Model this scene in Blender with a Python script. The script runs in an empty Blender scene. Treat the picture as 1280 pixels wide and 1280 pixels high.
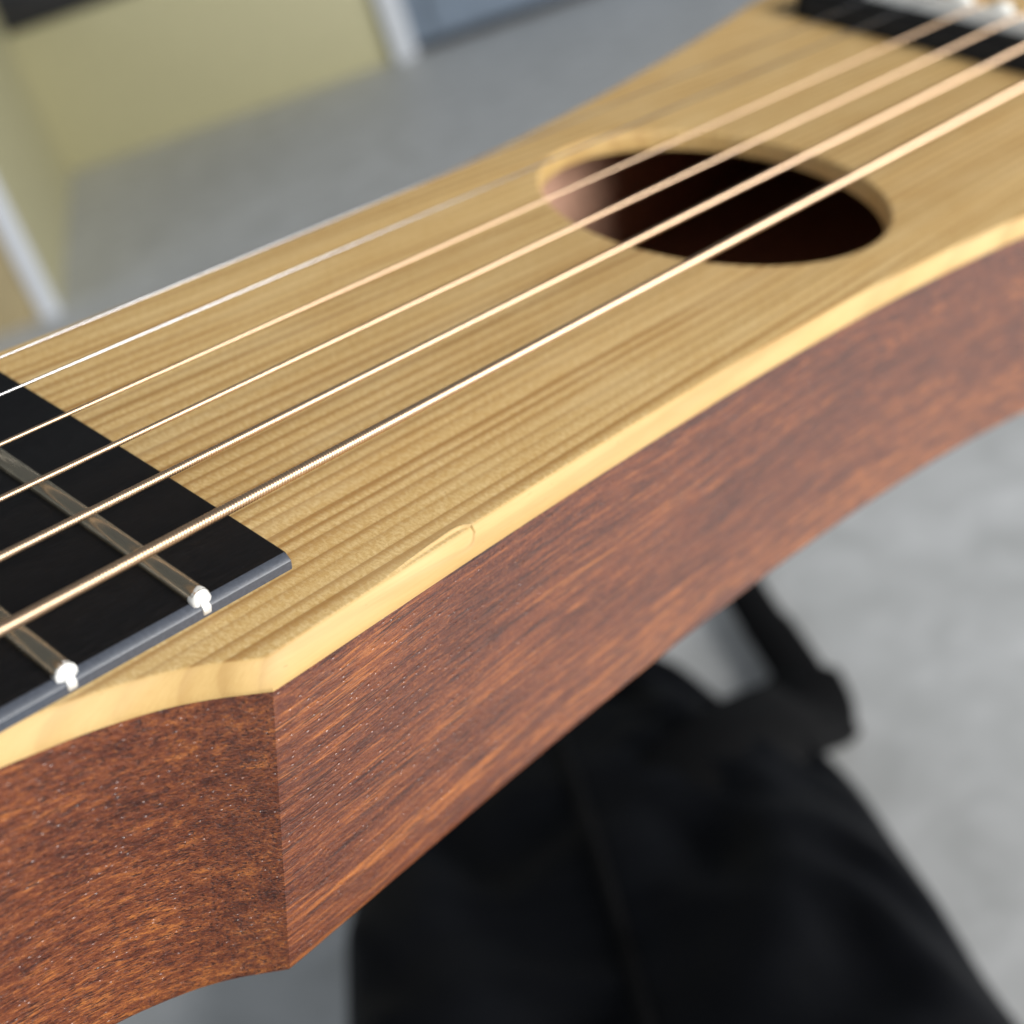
import bpy, bmesh, math, random
from mathutils import Vector, Matrix, noise
from mathutils.geometry import tessellate_polygon
random.seed(7)
scene = bpy.context.scene
col = scene.collection

GUITAR_ROT = Matrix(((0.739949, -0.590584, 0.322005), (0.652862, 0.745828, -0.132330), (-0.162008, 0.308142, 0.937444)))
GUITAR_LOC = Vector((0.0, 0.0, 0.45))
# ------------------------------------------------------------------ camera
cam_d = bpy.data.cameras.new("camera")
cam = bpy.data.objects.new("camera", cam_d)
col.objects.link(cam)
c_right = Vector((0.945496, -0.158107, -0.284675))
c_down = Vector((-0.325634, -0.459073, -0.826568))
c_fwd = Vector((0.0, 0.874216, -0.485536))
CAM = Vector((0.047768, -0.136388, 0.505399))
m3 = Matrix((c_right, -c_down, -c_fwd)).transposed()
cam.matrix_world = Matrix.Translation(CAM) @ m3.to_4x4()
cam_d.sensor_width = 36.0
cam_d.lens = 47.332
cam_d.clip_start = 0.005
cam_d.clip_end = 60.0
cam_d.dof.use_dof = True
cam_d.dof.focus_distance = 0.140
cam_d.dof.aperture_fstop = 17.0
scene.camera = cam

# ------------------------------------------------------------------ light
world = bpy.data.worlds.new("World")
scene.world = world
world.use_nodes = True
bg = world.node_tree.nodes["Background"]
bg.inputs["Color"].default_value = (0.86, 0.93, 1.0, 1)
bg.inputs["Strength"].default_value = 0.15

def area(name, loc, target, sx, sy, power, color):
    d = bpy.data.lights.new(name, 'AREA')
    d.shape = 'RECTANGLE'; d.size = sx; d.size_y = sy
    d.energy = power; d.color = color
    o = bpy.data.objects.new(name, d)
    col.objects.link(o)
    o.location = loc
    o.rotation_euler = (Vector(target) - Vector(loc)).to_track_quat('-Z', 'Y').to_euler()
    return o
area("window_light", (2.68, -1.36, 0.96), (0.06, 0.06, 0.42), 2.9, 1.8, 196.0, (1.0, 0.985, 0.96))
area("added_left_fill", (-2.6, -1.3, 1.7), (-0.1, 0.3, 0.2), 1.6, 1.6, 26.0, (0.88, 0.94, 1.0))  # added fill lamp brightening the left floor and body, no known source
scene.view_settings.view_transform = 'Standard'
scene.view_settings.look = 'None'
scene.view_settings.exposure = 0.0
scene.view_settings.gamma = 1.0

# ------------------------------------------------------------------ node helpers
class NT:
    def __init__(self, name):
        self.m = bpy.data.materials.new(name); self.m.use_nodes = True
        self.t = self.m.node_tree
        self.b = self.t.nodes["Principled BSDF"]
    def n(self, typ, **kw):
        x = self.t.nodes.new(typ)
        for k, v in kw.items(): setattr(x, k, v)
        return x
    def put(self, sock, v):
        if hasattr(v, 'is_linked') or isinstance(v, bpy.types.NodeSocket): self.t.links.new(v, sock)
        elif v is not None: sock.default_value = v
    def math(self, op, a, b=None, c=None, clamp=False):
        x = self.n('ShaderNodeMath', operation=op); x.use_clamp = clamp
        self.put(x.inputs[0], a)
        if b is not None: self.put(x.inputs[1], b)
        if c is not None: self.put(x.inputs[2], c)
        return x.outputs[0]
    def coord(self):
        """object coordinates in millimetres, split"""
        tc = self.n('ShaderNodeTexCoord')
        s = self.n('ShaderNodeVectorMath', operation='SCALE'); self.t.links.new(tc.outputs['Object'], s.inputs[0]); s.inputs['Scale'].default_value = 1000
        x = self.n('ShaderNodeSeparateXYZ'); self.t.links.new(s.outputs[0], x.inputs[0])
        return s.outputs[0], x.outputs[0], x.outputs[1], x.outputs[2]
    def xyz(self, x, y, z):
        c = self.n('ShaderNodeCombineXYZ')
        self.put(c.inputs[0], x); self.put(c.inputs[1], y); self.put(c.inputs[2], z)
        return c.outputs[0]
    def noise(self, vec, scale=1.0, detail=2.0, rough=0.5, dist=0.0):
        x = self.n('ShaderNodeTexNoise')
        self.t.links.new(vec, x.inputs['Vector'])
        x.inputs['Scale'].default_value = scale; x.inputs['Detail'].default_value = detail
        x.inputs['Roughness'].default_value = rough; x.inputs['Distortion'].default_value = dist
        return x.outputs['Fac']
    def ramp(self, fac, stops, interp='LINEAR'):
        x = self.n('ShaderNodeValToRGB'); x.color_ramp.interpolation = interp
        e = x.color_ramp.elements
        while len(e) < len(stops): e.new(0.5)
        for el, (p, c) in zip(e, stops):
            el.position = p; el.color = (c[0], c[1], c[2], 1) if not isinstance(c, (int, float)) else (c, c, c, 1)
        self.t.links.new(fac, x.inputs[0])
        return x.outputs[0]
    def mix(self, fac, a, b, blend='MIX'):
        x = self.n('ShaderNodeMix', data_type='RGBA', blend_type=blend)
        self.put(x.inputs[0], fac)
        for s, v in ((x.inputs[6], a), (x.inputs[7], b)):
            if isinstance(v, tuple): s.default_value = (v[0], v[1], v[2], 1)
            else: self.t.links.new(v, s)
        return x.outputs[2]
    def bump(self, h, strength, dist=0.0001, prev=None):
        x = self.n('ShaderNodeBump'); x.inputs['Strength'].default_value = strength; x.inputs['Distance'].default_value = dist
        self.t.links.new(h, x.inputs['Height'])
        if prev is not None: self.t.links.new(prev, x.inputs['Normal'])
        return x.outputs[0]
    def set(self, **kw):
        for k, v in kw.items():
            s = self.b.inputs[k.replace('_', ' ')]
            if isinstance(v, tuple) and len(v) == 3: s.default_value = (v[0], v[1], v[2], 1)
            else: self.put(s, v)
        return self.m

# ------------------------------------------------------------------ materials
def mat_spruce():
    k = NT("spruce_wood")
    P, X, Y, Z = k.coord()
    # slow wander of the grain along the board and uneven ring spacing
    w1 = k.noise(k.xyz(k.math('MULTIPLY', X, 0.012), k.math('MULTIPLY', Y, 0.05), 0.0), 1, 1)
    w2 = k.noise(k.xyz(k.math('MULTIPLY', X, 0.002), k.math('MULTIPLY', Y, 0.33), 3.0), 1, 2)
    w3 = k.noise(k.xyz(k.math('MULTIPLY', X, 0.07), k.math('MULTIPLY', Y, 0.8), 9.0), 1, 2)
    v = k.math('ADD', Y, k.math('MULTIPLY', w1, 1.2))
    v = k.math('ADD', v, k.math('MULTIPLY', w2, 1.9))
    v = k.math('ADD', v, k.math('MULTIPLY', w3, 0.22))
    v = k.math('ADD', v, k.math('MULTIPLY', Z, -0.30))
    r = k.math('DIVIDE', v, 2.05)
    fr = k.math('FRACT', r); fl = k.math('FLOOR', r)
    amp = k.noise(k.xyz(k.math('MULTIPLY', fl, 7.31), k.math('MULTIPLY', X, 0.006), 1.0), 1, 0)
    late = k.ramp(fr, [(0.0, 0.30), (0.10, 0.04), (0.34, 0.0), (0.55, 0.22), (0.76, 0.66), (0.90, 1.0), (0.96, 0.78), (1.0, 0.30)])
    la = k.math('MULTIPLY', late, k.math('ADD', k.math('MULTIPLY', amp, 1.7), 0.12), clamp=True)
    fib = k.noise(k.xyz(k.math('MULTIPLY', X, 0.16), k.math('MULTIPLY', Y, 7.0), k.math('MULTIPLY', Z, 1.5)), 1, 3, 0.6)
    silk = k.noise(k.xyz(k.math('MULTIPLY', X, 2.2), k.math('MULTIPLY', Y, 1.3), k.math('MULTIPLY', Z, 0.4)), 1, 3, 0.62, 0.4)
    grit = k.noise(k.xyz(k.math('MULTIPLY', X, 3.5), k.math('MULTIPLY', Y, 6.5), k.math('MULTIPLY', Z, 1.0)), 1, 2, 0.6)
    patch = k.noise(k.xyz(k.math('MULTIPLY', X, 0.06), k.math('MULTIPLY', Y, 0.13), 5.0), 1, 2)
    # silk and short rays only show on the quarter-cut face, not where the edge is bevelled across the grain
    tcn = k.n('ShaderNodeTexCoord'); sn = k.n('ShaderNodeSeparateXYZ'); k.t.links.new(tcn.outputs['Normal'], sn.inputs[0])
    face = k.ramp(sn.outputs[2], [(0.80, 0.0), (0.97, 1.0)])
    la = k.math('MULTIPLY', la, k.math('ADD', 0.38, k.math('MULTIPLY', face, 0.62)))
    base = k.mix(k.math('MULTIPLY', k.ramp(fib, [(0.35, 0.0), (0.7, 0.55)]), k.math('ADD', 0.6, k.math('MULTIPLY', face, 0.4))), (0.605, 0.412, 0.168), (0.47, 0.280, 0.090))
    base = k.mix(k.math('MULTIPLY', k.ramp(silk, [(0.43, 0.0), (0.62, 0.85)]), face), base, (0.73, 0.55, 0.275))
    base = k.mix(k.math('MULTIPLY', k.ramp(grit, [(0.50, 0.0), (0.78, 0.38)]), face), base, (0.36, 0.165, 0.05))
    base = k.mix(k.ramp(patch, [(0.35, 0.0), (0.75, 0.35)]), base, (0.50, 0.30, 0.10))
    base = k.mix(k.math('MULTIPLY', la, 0.80), base, (0.300, 0.148, 0.040))
    tick = k.noise(k.xyz(k.math('MULTIPLY', X, 0.55), k.math('MULTIPLY', Y, 2.6), 21.0), 1, 2, 0.5)
    base = k.mix(k.ramp(tick, [(0.70, 0.0), (0.80, 0.55)]), base, (0.26, 0.12, 0.035))
    glow = k.noise(k.xyz(k.math('MULTIPLY', X, 0.035), k.math('MULTIPLY', Y, 0.30), 33.0), 1, 2, 0.5)
    base = k.mix(k.ramp(glow, [(0.48, 0.0), (0.72, 0.28)]), base, (0.70, 0.53, 0.28))
    h = k.math('ADD', k.math('MULTIPLY', la, -0.5), k.math('ADD', k.math('MULTIPLY', grit, 0.5), k.math('MULTIPLY', silk, 0.5)))
    h = k.math('MULTIPLY', h, face)
    return k.set(Base_Color=base, Roughness=k.math('ADD', 0.42, k.math('MULTIPLY', patch, 0.16)), Specular_IOR_Level=0.3, Normal=k.bump(h, 0.13, 0.00004))

def mat_mahogany():
    k = NT("mahogany_wood")
    P, X, Y, Z = k.coord()
    # the grain runs along the body, drifting slightly
    zz = k.math('ADD', Z, k.math('MULTIPLY', k.noise(k.xyz(k.math('MULTIPLY', X, 0.02), k.math('MULTIPLY', Z, 0.05), 0.0), 1, 1), 5.0))
    zz = k.math('ADD', zz, k.math('MULTIPLY', X, -0.02))
    wide = k.noise(k.xyz(k.math('MULTIPLY', X, 0.012), k.math('MULTIPLY', Y, 0.14), k.math('MULTIPLY', zz, 0.14)), 1, 3, 0.55)
    strk = k.noise(k.xyz(k.math('MULTIPLY', X, 0.05), k.math('MULTIPLY', Y, 0.9), k.math('MULTIPLY', zz, 1.1)), 1, 4, 0.62, 0.3)
    fine = k.noise(k.xyz(k.math('MULTIPLY', X, 0.33), k.math('MULTIPLY', Y, 3.6), k.math('MULTIPLY', zz, 4.7)), 1, 3, 0.65, 0.4)
    pore = k.noise(k.xyz(k.math('MULTIPLY', X, 0.13), k.math('MULTIPLY', Y, 3.6), k.math('MULTIPLY', zz, 4.4)), 1, 2, 0.5, 0.25)
    fleck = k.noise(k.xyz(k.math('MULTIPLY', X, 1.5), k.math('MULTIPLY', Y, 3.0), k.math('MULTIPLY', zz, 3.4)), 1, 2, 0.6, 0.6)
    s = k.math('ADD', k.math('MULTIPLY', wide, 0.26), k.math('ADD', k.math('MULTIPLY', strk, 0.56), k.math('MULTIPLY', fine, 0.40)))
    s = k.math('ADD', k.math('SUBTRACT', s, 0.61), 0.5)
    s = k.math('ADD', s, k.math('MULTIPLY', k.ramp(k.math('MULTIPLY', zz, -0.02), [(0.10, 0.0), (0.55, 0.15), (0.85, 1.0)]), 0.06))
    base = k.ramp(s, [(0.35, (0.045, 0.013, 0.009)), (0.46, (0.112, 0.030, 0.016)), (0.56, (0.200, 0.058, 0.024)), (0.66, (0.44, 0.148, 0.038))])
    base = k.mix(k.ramp(fleck, [(0.52, 0.0), (0.74, 0.5)]), base, (0.45, 0.150, 0.040))
    pm = k.ramp(pore, [(0.56, 0.0), (0.64, 0.85)])
    base = k.mix(pm, base, (0.045, 0.014, 0.010))
    pits = k.noise(P, 2.1, 2, 0.6)
    h = k.math('ADD', k.math('MULTIPLY', pm, -0.9), k.math('ADD', k.math('MULTIPLY', pits, 0.9), k.math('MULTIPLY', fine, 0.8)))
    nb = k.bump(h, 0.8, 0.00012)
    # tiny sunken pores in the lacquer, elongated along the grain, that glint
    vo = k.n('ShaderNodeTexVoronoi'); vo.inputs['Scale'].default_value = 1.0
    k.t.links.new(k.xyz(k.math('MULTIPLY', X, 0.85), k.math('MULTIPLY', Y, 1.25), k.math('MULTIPLY', Z, 1.25)), vo.inputs['Vector'])
    sp = k.n('ShaderNodeSeparateColor'); k.t.links.new(vo.outputs['Color'], sp.inputs[0])
    dim = k.ramp(vo.outputs['Distance'], [(0.0, 0.0), (0.08, 0.12), (0.26, 0.88), (0.34, 1.0)])
    clus = k.noise(P, 0.16, 2, 0.5)
    on = k.math('GREATER_THAN', k.math('ADD', sp.outputs[0], k.math('MULTIPLY', k.math('SUBTRACT', clus, 0.5), 2.4)), 0.37)
    hc = k.math('SUBTRACT', 1.0, k.math('MULTIPLY', k.math('MULTIPLY', on, k.math('ADD', 0.35, k.math('MULTIPLY', sp.outputs[1], 1.1))), k.math('SUBTRACT', 1.0, dim)))
    nc = k.bump(k.math('ADD', hc, k.math('MULTIPLY', pits, 0.55)), 1.0, 0.00021)
    k.set(Base_Color=base, Roughness=0.5, Specular_IOR_Level=0.4, Normal=nb, Coat_Weight=0.62, Coat_Roughness=0.06, Coat_IOR=1.7)
    k.t.links.new(nc, k.b.inputs['Coat Normal'])
    return k.m

def mat_plain(name, colr, rough, metal=0.0, nscale=0.0, nstr=0.3, var=0.0, spec=0.5, ndist=0.0001):
    k = NT(name)
    P, X, Y, Z = k.coord()
    kw = dict(Roughness=rough, Metallic=metal, Specular_IOR_Level=spec)
    f = k.noise(P, nscale or 0.5, 3, 0.6)
    c2 = tuple(max(0.0, c * (1 - var)) for c in colr); c1 = tuple(min(1.0, c * (1 + var)) for c in colr)
    kw['Base_Color'] = k.mix(k.ramp(f, [(0.3, 0.0), (0.7, 1.0)]), c2, c1)
    if nscale: kw['Normal'] = k.bump(f, nstr, ndist)
    return k.set(**kw)

def mat_ebony():
    k = NT("fingerboard_composite")
    P, X, Y, Z = k.coord()
    f = k.noise(k.xyz(k.math('MULTIPLY', X, 0.5), k.math('MULTIPLY', Y, 4.0), k.math('MULTIPLY', Z, 4.0)), 1, 3, 0.6)
    d = k.noise(P, 1.1, 3, 0.7)
    sc = k.ramp(d, [(0.60, 0.0), (0.78, 1.0)])
    base = k.mix(k.ramp(f, [(0.4, 0.0), (0.8, 1.0)]), (0.005, 0.005, 0.0055), (0.010, 0.010, 0.011))
    base = k.mix(k.math('MULTIPLY', sc, 0.22), base, (0.03, 0.03, 0.033))
    r = k.math('ADD', 0.30, k.math('MULTIPLY', f, 0.18))
    return k.set(Base_Color=base, Roughness=r, Specular_IOR_Level=0.16, Normal=k.bump(f, 0.25, 0.00004))

def mat_fret():
    k = NT("nickel_silver")
    P, X, Y, Z = k.coord()
    f = k.noise(k.xyz(k.math('MULTIPLY', X, 9.0), k.math('MULTIPLY', Y, 0.25), k.math('MULTIPLY', Z, 9.0)), 1, 3, 0.6)
    d = k.noise(P, 0.4, 2, 0.5)
    base = k.mix(f, (0.50, 0.43, 0.31), (0.70, 0.63, 0.49))
    return k.set(Base_Color=base, Metallic=1.0, Roughness=k.math('ADD', 0.16, k.math('MULTIPLY', d, 0.16)), Normal=k.bump(f, 0.2, 0.00003))

def mat_floor():
    k = NT("pale_vinyl_floor")
    tc = k.n('ShaderNodeTexCoord')
    o = tc.outputs['Object']
    a = k.noise(o, 22.0, 4, 0.6, 0.5); b = k.noise(o, 6.0, 3, 0.5); c = k.noise(o, 900.0, 2, 0.6)
    base = k.mix(k.ramp(a, [(0.36, 0.0), (0.70, 1.0)]), (0.56, 0.572, 0.570), (0.77, 0.782, 0.79))
    base = k.mix(k.ramp(b, [(0.35, 0.0), (0.7, 0.5)]), base, (0.57, 0.58, 0.575))
    base = k.mix(k.ramp(c, [(0.5, 0.0), (0.8, 0.25)]), base, (0.40, 0.40, 0.40))
    return k.set(Base_Color=base, Roughness=k.math('ADD', 0.42, k.math('MULTIPLY', a, 0.2)), Specular_IOR_Level=0.4, Normal=k.bump(a, 0.15, 0.002))

def mat_nylon(name="black_nylon", colr=(0.0032, 0.0037, 0.0052)):
    k = NT(name)
    tc = k.n('ShaderNodeTexCoord')
    o = tc.outputs['Object']
    sx = k.n('ShaderNodeSeparateXYZ'); k.t.links.new(o, sx.inputs[0])
    u = k.math('SINE', k.math('MULTIPLY', sx.outputs[0], 5200.0)); v = k.math('SINE', k.math('MULTIPLY', sx.outputs[1], 5200.0))
    wv = k.math('MULTIPLY', u, v)
    a = k.noise(o, 30.0, 3, 0.6)
    base = k.mix(a, tuple(c * 0.7 for c in colr), tuple(c * 1.5 for c in colr))
    return k.set(Base_Color=base, Roughness=0.6, Specular_IOR_Level=0.12, Normal=k.bump(k.math('ADD', k.math('MULTIPLY', wv, 0.1), a), 0.3, 0.0012))

M_SPRUCE = mat_spruce(); M_MAHOG = mat_mahogany(); M_EBONY = mat_ebony(); M_FRET = mat_fret()
M_RAW = mat_plain('raw_inner_wood', (0.50, 0.29, 0.20), 0.7, 0.0, 0.3, 0.2, 0.12)
M_SIDE_SHEEN = mat_plain('fingerboard_side_painted_sheen', (0.056, 0.064, 0.082), 0.34, 0.0, 2.5, 0.15, 0.15)  # bluish reflection on the board's sides, put into a lighter base colour
M_FRETEND = mat_plain("filed_fret_end", (0.72, 0.72, 0.70), 0.5, 0.35, 2.2, 0.6, 0.06)
M_STEEL = mat_plain("plain_steel_string", (0.50, 0.49, 0.50), 0.22, 1.0, 2.0, 0.05, 0.04)
M_BRONZE = mat_plain("bronze_wound_string", (0.74, 0.53, 0.36), 0.38, 1.0, 2.0, 0.1, 0.08)
M_BRIDGE = mat_plain("bridge_composite", (0.006, 0.006, 0.006), 0.5, 0.0, 0.8, 0.3, 0.3, 0.2)
M_BONE = mat_plain("white_saddle_plastic", (0.80, 0.79, 0.74), 0.35, 0.0, 0.4, 0.05, 0.03)
M_FLOOR = mat_floor(); M_NYLON = mat_nylon(); M_WEB = mat_nylon("black_webbing", (0.003, 0.003, 0.0034))
M_CREAM = mat_plain("cream_laminate", (0.47, 0.44, 0.265), 0.5, 0.0, 0.05, 0.05, 0.05)
M_TRIM = mat_plain("white_edge_trim", (0.64, 0.67, 0.72), 0.4, 0.0, 0.05, 0.05, 0.03)
M_TAN = mat_plain("tan_laminate", (0.36, 0.29, 0.16), 0.5, 0.0, 0.03, 0.05, 0.08)
M_STEELBLUE = mat_plain("blue_grey_paint", (0.20, 0.25, 0.32), 0.45, 0.0, 0.02, 0.05, 0.08)
M_BLACKTOP = mat_plain("black_worktop", (0.010, 0.010, 0.012), 0.5, 0.0, 0.2, 0.05, 0.2)

# ------------------------------------------------------------------ mesh helpers
def obj(name, verts, faces, mat, parent=None, scale=0.001, smooth=True, angle=None, mats=None, midx=None):
    me = bpy.data.meshes.new(name)
    me.from_pydata([(v[0] * scale, v[1] * scale, v[2] * scale) for v in verts], [], faces)
    bm = bmesh.new(); bm.from_mesh(me)
    bmesh.ops.recalc_face_normals(bm, faces=bm.faces)
    if angle is not None:
        for f in bm.faces: f.smooth = True
        for e in bm.edges:
            if len(e.link_faces) == 2 and e.calc_face_angle() > math.radians(angle): e.smooth = False
    else:
        for f in bm.faces: f.smooth = smooth
    bm.to_mesh(me); bm.free()
    me.materials.append(mat)
    o = bpy.data.objects.new(name, me)
    col.objects.link(o)
    if parent is not None: o.parent = parent
    return o
def rings(rs, closed=True, cap0=False, cap1=False):
    """loft equal-length rings of points"""
    V = []; F = []; n = len(rs[0])
    for r in rs: V.extend(r)
    for i in range(len(rs) - 1):
        for j in range(n if closed else n - 1):
            a = i * n + j; b = i * n + (j + 1) % n
            F.append((a, b, b + n, a + n))
    if cap0: F.append(tuple(range(n - 1, -1, -1)))
    if cap1: F.append(tuple((len(rs) - 1) * n + j for j in range(n)))
    return V, F
def merge(parts):
    V = []; F = []
    for v, f in parts:
        b = len(V); V += list(v); F += [tuple(i + b for i in q) for q in f]
    return V, F
def box(x0, x1, y0, y1, z0, z1, bev=0.0):
    bm = bmesh.new()
    bmesh.ops.create_cube(bm, size=1.0)
    for v in bm.verts:
        v.co = Vector((x0 + (v.co.x + .5) * (x1 - x0), y0 + (v.co.y + .5) * (y1 - y0), z0 + (v.co.z + .5) * (z1 - z0)))
    if bev: bmesh.ops.bevel(bm, geom=list(bm.edges), offset=bev, segments=3, profile=0.5, affect='EDGES')
    bm.verts.index_update()
    V = [tuple(v.co) for v in bm.verts]; F = [tuple(v.index for v in f.verts) for f in bm.faces]
    bm.free(); return V, F
def empty(name, loc, label, cat, group=None, rot=None):
    o = bpy.data.objects.new(name, None); col.objects.link(o)
    o.empty_display_size = 0.05
    o.matrix_world = Matrix.Translation(loc) @ (rot.to_4x4() if rot else Matrix())
    o['label'] = label; o['category'] = cat
    if group: o['group'] = group
    return o
def pchip(xs, ys):
    """monotone cubic interpolation"""
    n = len(xs); h = [xs[i + 1] - xs[i] for i in range(n - 1)]; d = [(ys[i + 1] - ys[i]) / h[i] for i in range(n - 1)]
    m = [d[0]] + [0 if d[i - 1] * d[i] <= 0 else 2 * d[i - 1] * d[i] / (d[i - 1] + d[i]) for i in range(1, n - 1)] + [d[-1]]
    def f(x):
        i = 0
        while i < n - 2 and x > xs[i + 1]: i += 1
        t = (x - xs[i]) / h[i]
        return ((1 + 2 * t) * (1 - t) ** 2 * ys[i] + t * (1 - t) ** 2 * h[i] * m[i] + t * t * (3 - 2 * t) * ys[i + 1] + t * t * (t - 1) * h[i] * m[i + 1])
    return f
def sst(a, b, x):
    t = min(1, max(0, (x - a) / (b - a))); return t * t * (3 - 2 * t)

# ------------------------------------------------------------------ setting: floor
fl = obj("floor", *rings([[(-6, -4, 0), (6, -4, 0)], [(-6, 7, 0), (6, 7, 0)]], closed=False), M_FLOOR, scale=1.0, smooth=False)
fl['kind'] = 'structure'

# cream low cabinet behind, seen far out of focus
cab = empty("storage_cabinet", Vector((-0.2, 2.72, 0)), "low cream cabinet with black top and white edge strips beyond the guitar", "cabinet")
def part(name, dims, mat, parent, bev=0.003):
    V, F = box(*dims, bev=bev)
    L = parent.location
    return obj(name, [(v[0] - L.x, v[1] - L.y, v[2] - L.z) for v in V], F, mat, parent, scale=1.0, angle=40)
part("back_panel", (-0.60, 0.122, 2.72, 2.74, 0.0, 0.281), M_CREAM, cab)
V, F = box(0, 1, 0, 1, 0, 0.36, 0)
def sidepanel(v):
    # inner side panel running from the back towards the viewer
    x = -0.462 + (-0.578 + 0.462) * v[1] - 0.022 * (1 - v[0]); y = 1.749 + (2.735 - 1.749) * v[1]
    return (x + 0.2, y - 2.72, v[2])
obj("side_panel", [sidepanel(v) for v in V], F, M_CREAM, cab, scale=1.0, smooth=False)
part("edge_strip", (-0.485, -0.459, 1.735, 1.7488, 0.0, 0.36), M_TRIM, cab)
part("edge_strip", (0.1225, 0.168, 2.695, 2.74, 0.0, 0.345), M_TRIM, cab)
part("front_panel", (-1.00, -0.486, 1.738, 1.758, 0.0, 0.36), M_TAN, cab)
part("worktop", (-1.05, 0.121, 2.705, 3.10, 0.2815, 0.345), M_BLACKTOP, cab, 0.004)
blue = empty("metal_cabinet", Vector((0.7, 2.75, 0)), "blue grey cabinet on the floor beside the white edge strip of the cream cabinet", "cabinet")
part("body", (0.1705, 1.3, 2.70, 3.1, 0.02, 0.62), M_STEELBLUE, blue)
part("plinth", (0.175, 1.29, 2.73, 3.09, 0.0, 0.02), M_BLACKTOP, blue, 0.001)
part("door", (0.215, 0.74, 2.688, 2.6995, 0.03, 0.60), M_STEELBLUE, blue)
part("door", (0.746, 1.28, 2.688, 2.6995, 0.03, 0.60), M_STEELBLUE, blue)

# ------------------------------------------------------------------ gig bag on the floor
bagroot = empty("gig_bag", Vector((0.03, 0.1, 0)), "limp black nylon gig bag lying on the pale floor under the guitar", "bag")
def bag_half(y):
    return pchip([-0.45, -0.40, -0.25, 0.0, 0.22, 0.33, 0.395, 0.45, 0.55, 0.75, 0.80], [0.02, 0.09, 0.14, 0.145, 0.131, 0.127, 0.120, 0.090, 0.062, 0.055, 0.02])(y)
rs = []
NA = 56; NL = 120
for i in range(NL + 1):
    y = -0.45 + 1.25 * i / NL
    w = bag_half(y); cx = 0.022 + 0.012 * math.sin(y * 5)
    hgt = 0.085 * min(1, w / 0.13) * (0.85 + 0.15 * math.sin(y * 9 + 1))
    ring = []
    for j in range(NA):
        a = 2 * math.pi * j / NA
        ca, sa = math.cos(a), math.sin(a)
        px = w * (abs(ca) ** 0.7) * (1 if ca > 0 else -1)
        pz = (abs(sa) ** 0.8) * (1 if sa > 0 else -1)
        z = hgt * (0.5 + 0.5 * pz) + 0.004
        if pz > -0.2:
            q = Vector((px * 14, y * 7, 1.3)); n1 = noise.noise(q)
            q2 = Vector(((px + y * 0.45) * 34, (y - px * .3) * 9, 4.0)); n2 = noise.noise(q2)
            k = min(1, (pz + 0.2) / 0.8)
            q3 = Vector(((px - y * 0.25) * 22, (y + px * .8) * 13, 11.0)); n3 = noise.noise(q3)
            z += k * (0.022 * n1 + 0.018 * (0.35 - abs(n2)) + 0.014 * (0.3 - abs(n3)))
            px *= 1 + 0.03 * noise.noise(Vector((y * 16, ca * 2, 7)))
        ring.append((cx + px - 0.03, y - 0.1, max(z, 0.003)))
    rs.append(ring)
obj("bag_body", *rings(rs, cap0=True, cap1=True), M_NYLON, bagroot, scale=1.0)
def ribbon(pts, norms, w, t, sub=8):
    """flat webbing with rounded edges along a smooth path"""
    P = [Vector(p) for p in pts]; N = [Vector(n) for n in norms]
    path = []; nn = []
    for i in range(len(P) - 1):
        p0, p1, p2, p3 = P[max(i - 1, 0)], P[i], P[i + 1], P[min(i + 2, len(P) - 1)]
        for s in range(sub):
            u = s / sub
            path.append(0.5 * ((2 * p1) + (p2 - p0) * u + (2 * p0 - 5 * p1 + 4 * p2 - p3) * u * u + (3 * p1 - p0 - 3 * p2 + p3) * u ** 3))
            nn.append(N[i].lerp(N[i + 1], u))
    path.append(P[-1]); nn.append(N[-1])
    R = []
    for i, p in enumerate(path):
        d = (path[min(i + 1, len(path) - 1)] - path[max(i - 1, 0)]).normalized()
        s = d.cross(nn[i]).normalized(); n = s.cross(d).normalized()
        ww = w[min(len(w) - 1, i // sub)] if isinstance(w, list) else w
        R.append([tuple(p + s * (a * ww / 2) + n * (b * t / 2)) for a, b in ((-1, -.5), (-.96, -1), (.96, -1), (1, -.5), (1, .5), (.96, 1), (-.96, 1), (-1, .5))])
    return rings(R, cap0=True, cap1=True)
L = bagroot.location
pts = [(0.075, 0.350, 0.062), (0.115, 0.376, 0.055), (0.150, 0.405, 0.034), (0.170, 0.432, 0.012), (0.173, 0.470, 0.008), (0.171, 0.530, 0.008), (0.162, 0.620, 0.010), (0.095, 0.700, 0.030)]
nm = [(0, -.1, 1), (.3, -.2, 1), (.4, -.3, 1), (.5, -.2, 1), (.15, 0, 1), (.1, .05, 1), (.1, .1, 1), (.1, .1, 1)]
obj("carry_strap", *ribbon([(p[0] - L.x, p[1] - L.y, p[2]) for p in pts], nm, [0.05, 0.052, 0.052, 0.044, 0.030, 0.027, 0.028, 0.03], 0.004), M_WEB, bagroot, scale=1.0)
# padded piping that follows the top of the bag
def tube(path, r, n=8):
    R = []
    for i, p in enumerate(path):
        d = (path[min(i + 1, len(path) - 1)] - path[max(i - 1, 0)]).normalized()
        a = d.cross(Vector((0, 0, 1))).normalized(); b = a.cross(d)
        R.append([tuple(p + a * (r * math.cos(2 * math.pi * k / n)) + b * (r * math.sin(2 * math.pi * k / n))) for k in range(n)])
    return rings(R, cap0=True, cap1=True)
for jj in (14,):
    path = [Vector(rs[i][jj]) + Vector((0, 0, 0.001)) for i in range(3, NL - 3)]
    obj("zip", *tube(path, 0.0035), M_WEB, bagroot, scale=1.0)

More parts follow.
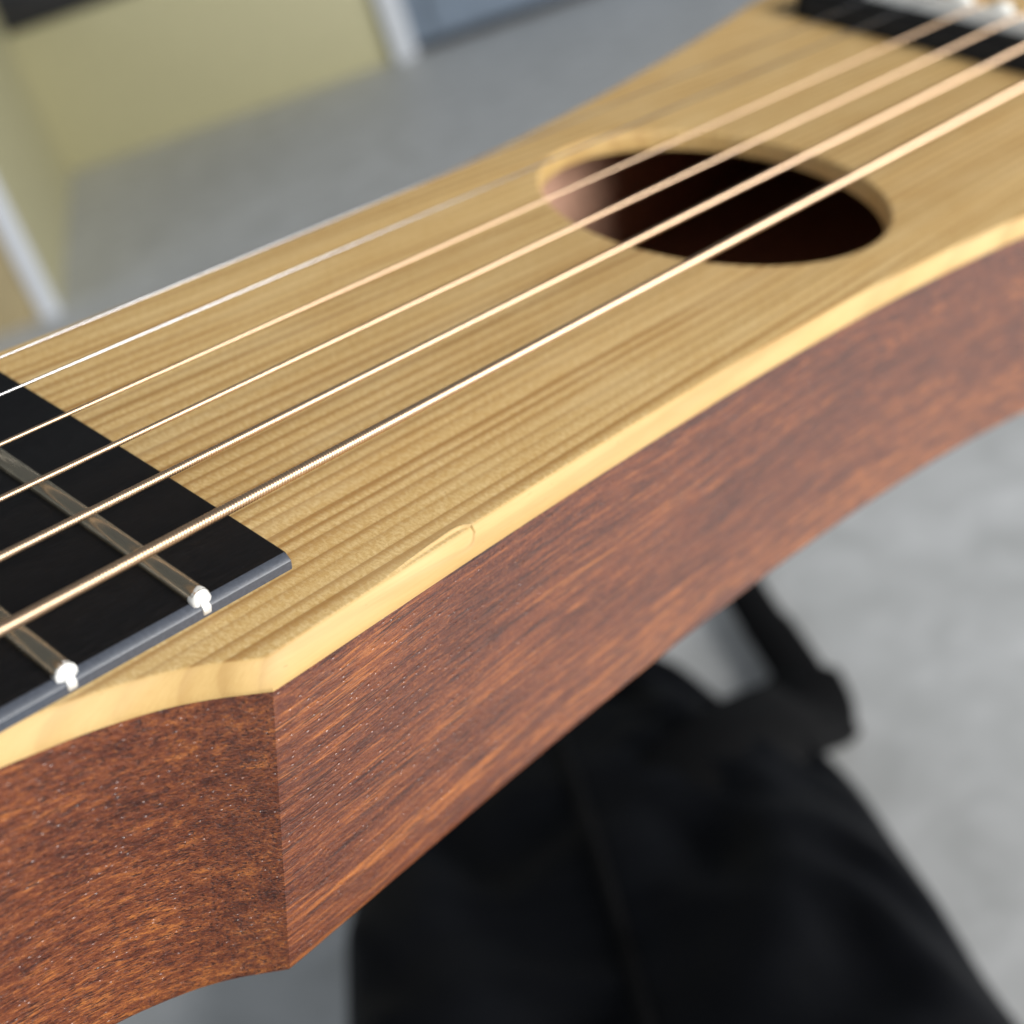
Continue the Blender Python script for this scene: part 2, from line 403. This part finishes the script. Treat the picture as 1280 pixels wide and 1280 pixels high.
# ------------------------------------------------------------------ guitar (all parts in millimetres, strings along x)
gt = empty("travel_guitar", GUITAR_LOC, "slim travel guitar with pale spruce top, mahogany sides and a small dented edge", "guitar", rot=GUITAR_ROT)
near = pchip([-45, -32, -24, -20.8, -16.7, -10, -6.1, -1.1], [26.6, 27.2, 28.4, 29.1, 30.1, 32.5, 34.6, 38.2])
near2 = pchip([-1.1, 11.5, 43.7, 77, 115, 139, 164, 181, 229, 252, 290, 320, 332], [38.2, 38.0, 37.6, 37.95, 39.5, 41.5, 44.4, 47.4, 56.9, 62.4, 69.0, 64.0, 52.0])
near_raw = near2
def near2(x):
    w = min(14.0, max(0.0, (x + 1.1) * 0.5), 332 - x if x < 332 else 0.0)
    return sum(near_raw(x + w * (q - 4) / 4) for q in range(9)) / 9
far = pchip([-45, -32, -24, -20.8, -16.7, -10, -6.1, -1.1], [26.6, 27.2, 27.9, 28.3, 28.8, 30.4, 31.6, 33.6])
far2 = pchip([-1.1, 16.3, 36.5, 67.2, 74.2, 116.8, 145.1, 180.4, 228.3, 252.1, 290, 320, 332], [33.6, 33.6, 33.9, 35.1, 35.5, 39.3, 43.3, 49.8, 60.1, 65.8, 71.0, 65.0, 52.0])
def fr(a, b, st):
    n = max(1, round((b - a) / st)); return [a + (b - a) * i / n for i in range(n)]
out = []
for x in fr(-45, -3.6, 1.0): out.append((x, -near(x)))
out += [(-1.1, -38.15)]
for x in fr(1.6, 8, 0.8) + fr(8, 42, 0.22) + fr(42, 120, 2.0) + fr(120, 332, 3.0): out.append((x, -near2(x)))
for i in range(0, 13):
    a = -math.pi / 2 + math.pi * i / 12
    out.append((332 + 10 * math.cos(a), 52 * math.sin(a)))
for x in reversed(fr(-1.1, 332, 2.5)): out.append((x, far2(x)))
for x in reversed(fr(-45, -3.5, 1.5)): out.append((x, far(x)))
NO = len(out)
def norms(o):
    r = []
    n = len(o)
    for i in range(n):
        a = Vector(o[i - 1]); b = Vector(o[i]); c = Vector(o[(i + 1) % n])
        d1 = (b - a).normalized(); d2 = (c - b).normalized()
        n1 = Vector((-d1.y, d1.x)); n2 = Vector((-d2.y, d2.x))
        m = (n1 + n2).normalized(); r.append(m / max(0.45, m.dot(n1)))
    return r
ON = norms(out)
def inset(d): return [(p[0] + q.x * d, p[1] + q.y * d) for p, q in zip(out, ON)]
HX, HR = 133.6, 30.0
def dent(x, y):
    """shallow chip pressed into the edge, blunt at its right end, fading to the left"""
    t = (x - 14.0) / 15.0
    if t <= 0 or t >= 1.08: return 0.0
    yc = -36.55 + 0.2 * math.sin(t * 2.2)
    w = 1.15 * min(1.0, t ** 0.55) * (1.0 if t < 0.86 else math.sqrt(max(0.0, 1 - ((t - 0.86) / 0.17) ** 2)) if t < 1.03 else 0.0)
    if w <= 0.02: return 0.0
    q = abs(y - yc) / w
    dep = 0.27 * t ** 0.8 * (1 - sst(0.66, 1.0, q))
    rim = 0.07 * t * math.exp(-((q - 1.08) / 0.14) ** 2)
    return dep - rim
prof = [(0.0, -3.0), (0.02, -2.75), (0.08, -2.5), (0.18, -2.26), (0.31, -2.0), (0.46, -1.75), (0.62, -1.5), (0.79, -1.25), (0.96, -1.0), (1.14, -0.77), (1.32, -0.55), (1.50, -0.35), (1.68, -0.18), (1.83, -0.07), (1.97, -0.015)]
prof = [(d * 0.84, z) for d, z in prof]
prof += [(1.82, 0), (1.96, 0), (2.1, 0), (2.22, 0), (2.34, 0), (2.46, 0), (2.58, 0), (2.7, 0), (2.82, 0), (2.95, 0), (3.1, 0), (3.3, 0), (3.6, 0), (4.0, 0), (4.6, 0), (5.4, 0)]
R = []
for d, z in prof:
    ring = []
    for (x, y) in inset(d):
        zz = z
        if 12 < x < 32 and y < 0:
            zz = z - dent(x, y)
        ring.append((x, y, zz))
    R.append(ring)
V, F = rings(R)
# soundhole rim with a small round-over, then the flat of the top around it
NH = 96
hp = [(0.9, 0.0), (0.6, -0.05), (0.3, -0.2), (0.08, -0.5), (0.0, -0.9), (0.0, -3.0), (0.0, -3.6)]
HRs = [[(HX + (HR + d) * math.cos(2 * math.pi * k / NH), (HR + d) * math.sin(2 * math.pi * k / NH), z) for k in range(NH)] for d, z in hp]
V2, F2 = rings(HRs)
base = len(V); V += V2; F += [tuple(i + base for i in q) for q in F2]
inner0 = (len(prof) - 1) * NO
outer_loop = [Vector(V[inner0 + i]) for i in range(NO)]
hole_loop = [Vector(V[base + i]) for i in range(NH)]
idx = [inner0 + i for i in range(NO)] + [base + i for i in range(NH)]
for t in tessellate_polygon([[Vector((p.x, p.y, 0)) for p in outer_loop], [Vector((p.x, p.y, 0)) for p in reversed(hole_loop)]]):
    m = [i if i < NO else NO + (NH - 1 - (i - NO)) for i in t]
    F.append(tuple(idx[i] for i in m))
top = obj("soundboard", V, F, M_SPRUCE, gt, angle=35)

# mahogany body: outer wall, rounded back edge, back, and the hollow inside
bp = [(0.06, -3.01), (0.06, -12.0), (0.0, -24.0), (-0.15, -36.0), (-0.25, -43.6)]
for k in range(1, 7):
    a = math.pi / 2 * k / 6
    bp.append((-0.25 + 2.0 * (1 - math.cos(a)), -44.2 - 2.0 * math.sin(a)))
bp.append((4.0, -46.2))
R = [[(x, y, z) for (x, y) in inset(d)] for d, z in bp]
V, F = rings(R)
F.append(tuple(range((len(bp) - 1) * NO, len(bp) * NO)))
cav = [p for p in inset(4.5) if p[0] > 92]
cav = [p for i, p in enumerate(cav) if i % 2 == 0]
NCv = len(cav)
CR = [[(x, y, z) for (x, y) in cav] for z in (-3.05, -20.0, -42.5)]
V3, F3 = rings(CR); b = len(V); V += V3; F += [tuple(i + b for i in q) for q in F3]
F.append(tuple(b + 2 * NCv + i for i in range(NCv)))
nfo = len(bp) * NO - NO + 1
body = obj("body", V, F, M_MAHOG, gt, angle=32)
body.data.materials.append(M_RAW)
for i, p in enumerate(body.data.polygons):
    if i >= nfo: p.material_index = 1

# neck and plain headstock, out of frame to the left
R = []
for x in (-45.15, -52, -60, -72, -90, -150, -250, -345):
    t = (x + 353) / 308
    w = 21.6 + (26.4 - 21.6) * t; dpt = 20 + 2 * t + 24.0 * (1 - sst(45, 88, -x))
    R.append([(x, w * math.cos(a) if abs(math.cos(a)) > .98 else w * (abs(math.cos(a)) ** (0.5 + 0.4 * (1 - sst(88, 45, x * -1)))) * (1 if math.cos(a) > 0 else -1), -0.02 - dpt * math.sin(a)) for a in [math.pi * k / 24 for k in range(25)]])
obj("neck", *rings(R, cap0=True, cap1=True), M_MAHOG, gt, angle=45)
V, F = box(-505, -345.2, -30, 30, -18, -3, 2.0)
obj("headstock", V, F, M_MAHOG, gt, angle=40)
V, F = box(-358, -353.2, -21.5, 21.5, -2.8, 3.2, 0.6)
obj("nut", V, F, M_BONE, gt, angle=40)

# fingerboard
SKEW = 0.011
def fb_top(y): return 1.80 - 0.16 * (y / 25) ** 2
def fb_section(x, hw):
    s = [(-hw - 0.06, 0.012), (-hw + 0.0, 0.5), (-hw + 0.06, 0.98), (-hw + 0.16, 1.10), (-hw + 0.80, fb_top(hw - 0.8) - 0.10), (-hw + 1.05, fb_top(hw - 1.05) - 0.015), (-hw + 1.5, fb_top(hw - 1.5))]
    m = [(-hw + 1.5 + (2 * hw - 3.0) * k / 12, 0) for k in range(1, 12)]
    m = [(y, fb_top(y)) for y, _ in m]
    full = s + m + [(-y, z) for y, z in reversed(s)]
    return [(x + SKEW * y, y, z) for y, z in full]
E0 = 11.05
R = []
for x, sh in [(-353.0, 0), (-200, 0), (-60, 0), (0, 0), (E0 - 0.25, 0), (E0, 0.22)]:
    hw = 22.2 + (28.12 - 22.2) * (x + 353) / 364 
    R.append([(px, py * (1 - sh / 28), pz - (sh * 0.8 if pz > 0.5 else 0)) for px, py, pz in fb_section(x, hw)])
fb = obj("fingerboard", *rings(R, cap0=True, cap1=True), M_EBONY, gt, angle=19)
fb.data.materials.append(M_SIDE_SHEEN)
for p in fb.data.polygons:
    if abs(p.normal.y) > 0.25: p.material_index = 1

def make_fret(n, x0):
    hw = 22.2 + (28.12 - 22.2) * (x0 + 353) / 364
    ye = hw - 0.95
    prf = [(-1.16, -0.02), (-1.12, 0.30), (-0.92, 0.66), (-0.55, 0.93), (0, 1.03), (0.55, 0.93), (0.92, 0.66), (1.12, 0.30), (1.16, -0.02)]
    R = []
    ys = [-ye, -ye + 0.3] + [-ye + 1 + (2 * ye - 2) * k / 14 for k in range(15)] + [ye - 0.3, ye]
    for y in ys:
        R.append([(x0 + SKEW * y + px, y, fb_top(y) + pz) for px, pz in prf])
    parts = [rings(R)]
    end = []
    for sgn in (-1, 1):
        y0 = sgn * ye; zc = fb_top(ye) - 0.10; xc = x0 + SKEW * y0
        tilt = 0.30
        # filed, domed end of the fret crown
        dr = []
        for rad, push in ((1.19, -0.35), (1.22, 0.05), (1.12, 0.33), (0.75, 0.48), (0.02, 0.54)):
            ring = []
            for k in range(28):
                a = 2 * math.pi * k / 28
                rad2 = rad * (1 + 0.10 * noise.noise(Vector((math.cos(a) * 1.3 + x0, math.sin(a) * 1.3, push * 2)))) if rad > .1 else rad
                zz = rad2 * math.sin(a) * (0.93 if math.sin(a) > 0 else 1.0)
                ring.append((xc + rad2 * math.cos(a), y0 + sgn * (push - tilt * zz), zc + zz))
            dr.append(ring)
        end.append(rings(dr))
        # tang showing in the edge of the board
        def yo(z): return hw + 0.09 - (max(0.0, z - 1.02) * 0.92)
        q = []
        for z, w, ins in ((0.24, .40, .06), (0.34, .49, .0), (0.70, .50, .0), (1.02, .50, .0), (1.30, .48, .0), (1.60, .46, .02)):
            yf = yo(z) - ins; yb = yf - 0.5
            q.append([(xc - w, sgn * yb, z), (xc - w, sgn * (yf - .06), z), (xc - w + .07, sgn * yf, z), (xc + w - .07, sgn * yf, z), (xc + w, sgn * (yf - .06), z), (xc + w, sgn * yb, z)])
        end.append(rings(q, cap0=True, cap1=True))
    f = obj("fret", *parts[0], M_FRET, fb, angle=60)
    return f, merge(end)
d15 = 609.6 * (1 - 2 ** (-15 / 12))
for n in range(15, 0, -1):
    x0 = 609.6 * (1 - 2 ** (-n / 12)) - d15
    f, (V, F) = make_fret(n, x0)
    # the ends are filed bright: second material on the same fret
    me = bpy.data.meshes.new("fret_end"); 
    bm = bmesh.new(); bm.from_mesh(f.data)
    f.data.materials.append(M_FRETEND)
    vs = [bm.verts.new((v[0] * .001, v[1] * .001, v[2] * .001)) for v in V]
    for q in F:
        if len(set(q)) > 2:
            fc = bm.faces.new([vs[i] for i in q]); fc.material_index = 1; fc.smooth = True
    bmesh.ops.recalc_face_normals(bm, faces=bm.faces)
    for e in bm.edges:
        if len(e.link_faces) == 2 and e.calc_face_angle() > math.radians(50): e.smooth = False
    bm.to_mesh(f.data); bm.free(); bpy.data.meshes.remove(me)

# bridge, saddle, pins
BZ = 6.2
bo = []
for (cx, cy, a0) in ((251.5, -46, 180), (272, -46, 270), (272, 48, 0), (251.5, 48, 90)):
    for k in range(7):
        a = math.radians(a0 + 15 * k); bo.append((cx + 4 * math.cos(a), cy + 4 * math.sin(a)))
bn = len(bo); mx, my = 261.7, 1.0
def bsc(d): return [((x - mx) * (1 - d / 14) + mx, (y - my) * (1 - d / 50) + my) for x, y in bo]
R = [[(x, y, z) for x, y in bsc(d)] for d, z in ((0, 0.01), (0, BZ - 1.2), (0.3, BZ - 0.4), (1.0, BZ))]
br = obj("bridge", *rings(R, cap1=True), M_BRIDGE, gt, angle=40)
SZ = 10.3
R = [[(x, y, z) for x, y in ((254.3 + e, -32 + e), (257.7 - e, -32 + e), (257.7 - e, 36 - e), (254.3 + e, 36 - e))] for e, z in ((0, BZ - 0.5), (0, SZ - 1.3), (0.5, SZ - 0.6), (1.2, SZ - 0.35))]
obj("saddle", *rings(R, cap1=True), M_BONE, br, angle=50)
for i in range(6):
    y = 27.5 - 10.3 * i
    R = [[(267 + r * math.cos(2 * math.pi * k / 16), y + r * math.sin(2 * math.pi * k / 16), z) for k in range(16)] for r, z in ((2.4, BZ - .2), (2.9, BZ + .6), (3.0, BZ + 1.4), (2.4, BZ + 2.6), (1.2, BZ + 3.2), (0.02, BZ + 3.4))]
    obj("bridge_pin", *rings(R), M_BONE, br, angle=60)

# strings
YS = [(18.61, 28.17), (11.50, 18.33), (2.83, 7.85), (-5.77, -2.34), (-14.03, -12.90), (-23.21, -23.95)]
DIA = [0.25, 0.33, 0.53, 0.70, 0.95, 1.27]
LAB = ["thinnest plain steel string, farthest from the viewer", "second plain steel string from the far edge", "thinnest of the four wound bronze strings", "second thinnest wound bronze string", "second thickest wound bronze string", "thickest wound bronze string, nearest the viewer"]
def spath(i, x):
    y0, y1 = YS[i]
    t = x / 256.0
    return Vector((x, y0 + (y1 - y0) * t, 6.90 + (10.35 + 0.0 - 6.90) * t))
for i in range(6):
    r = DIA[i] / 2
    if i < 2:
        pts = [spath(i, -353), spath(i, -100), spath(i, 0), spath(i, 100), spath(i, 255.5), Vector((258, spath(i, 258).y, 10.0)), Vector((266, YS[i][1], BZ + .5))]
        o = obj("string", *tube(pts, r, 14), M_STEEL, gt)
    else:
        # wound string: the winding is a raised helix, fine pitch in the part that shows
        pitch = (0.21, 0.26, 0.32, 0.37)[i - 2]; amp = (0.05, 0.075, 0.11, 0.15)[i - 2]
        na = 14; per = 6
        A = spath(i, -45); B = spath(i, 255.5); Lg = (B - A).length; d = (B - A).normalized()
        s = d.cross(Vector((0, 0, 1))).normalized(); u = s.cross(d)
        ns = int(Lg / pitch * per)
        R = []
        for q in range(ns + 1):
            l = Lg * q / ns
            ring = []
            for k in range(na):
                a = 2 * math.pi * k / na
                ph = 2 * math.pi * l / pitch - a
                rr = r - amp * (1 - math.sqrt(abs(math.sin(ph / 2))))
                p = A + d * l + s * (rr * math.cos(a)) + u * (rr * math.sin(a))
                ring.append((p.x, p.y, p.z))
            R.append(ring)
        V, F = rings(R, cap0=True, cap1=True)
        lo = tube([spath(i, -353), spath(i, -200), spath(i, -45.0)], r * .98, 12)
        hi = tube([B, Vector((258, B.y, 10.0)), Vector((266, YS[i][1], BZ + .5))], r * .98, 12)
        V, F = merge([(V, F), lo, hi])
        o = obj("string", V, F, M_BRONZE, gt)
    o['label'] = LAB[i]
bpy.context.view_layer.update()
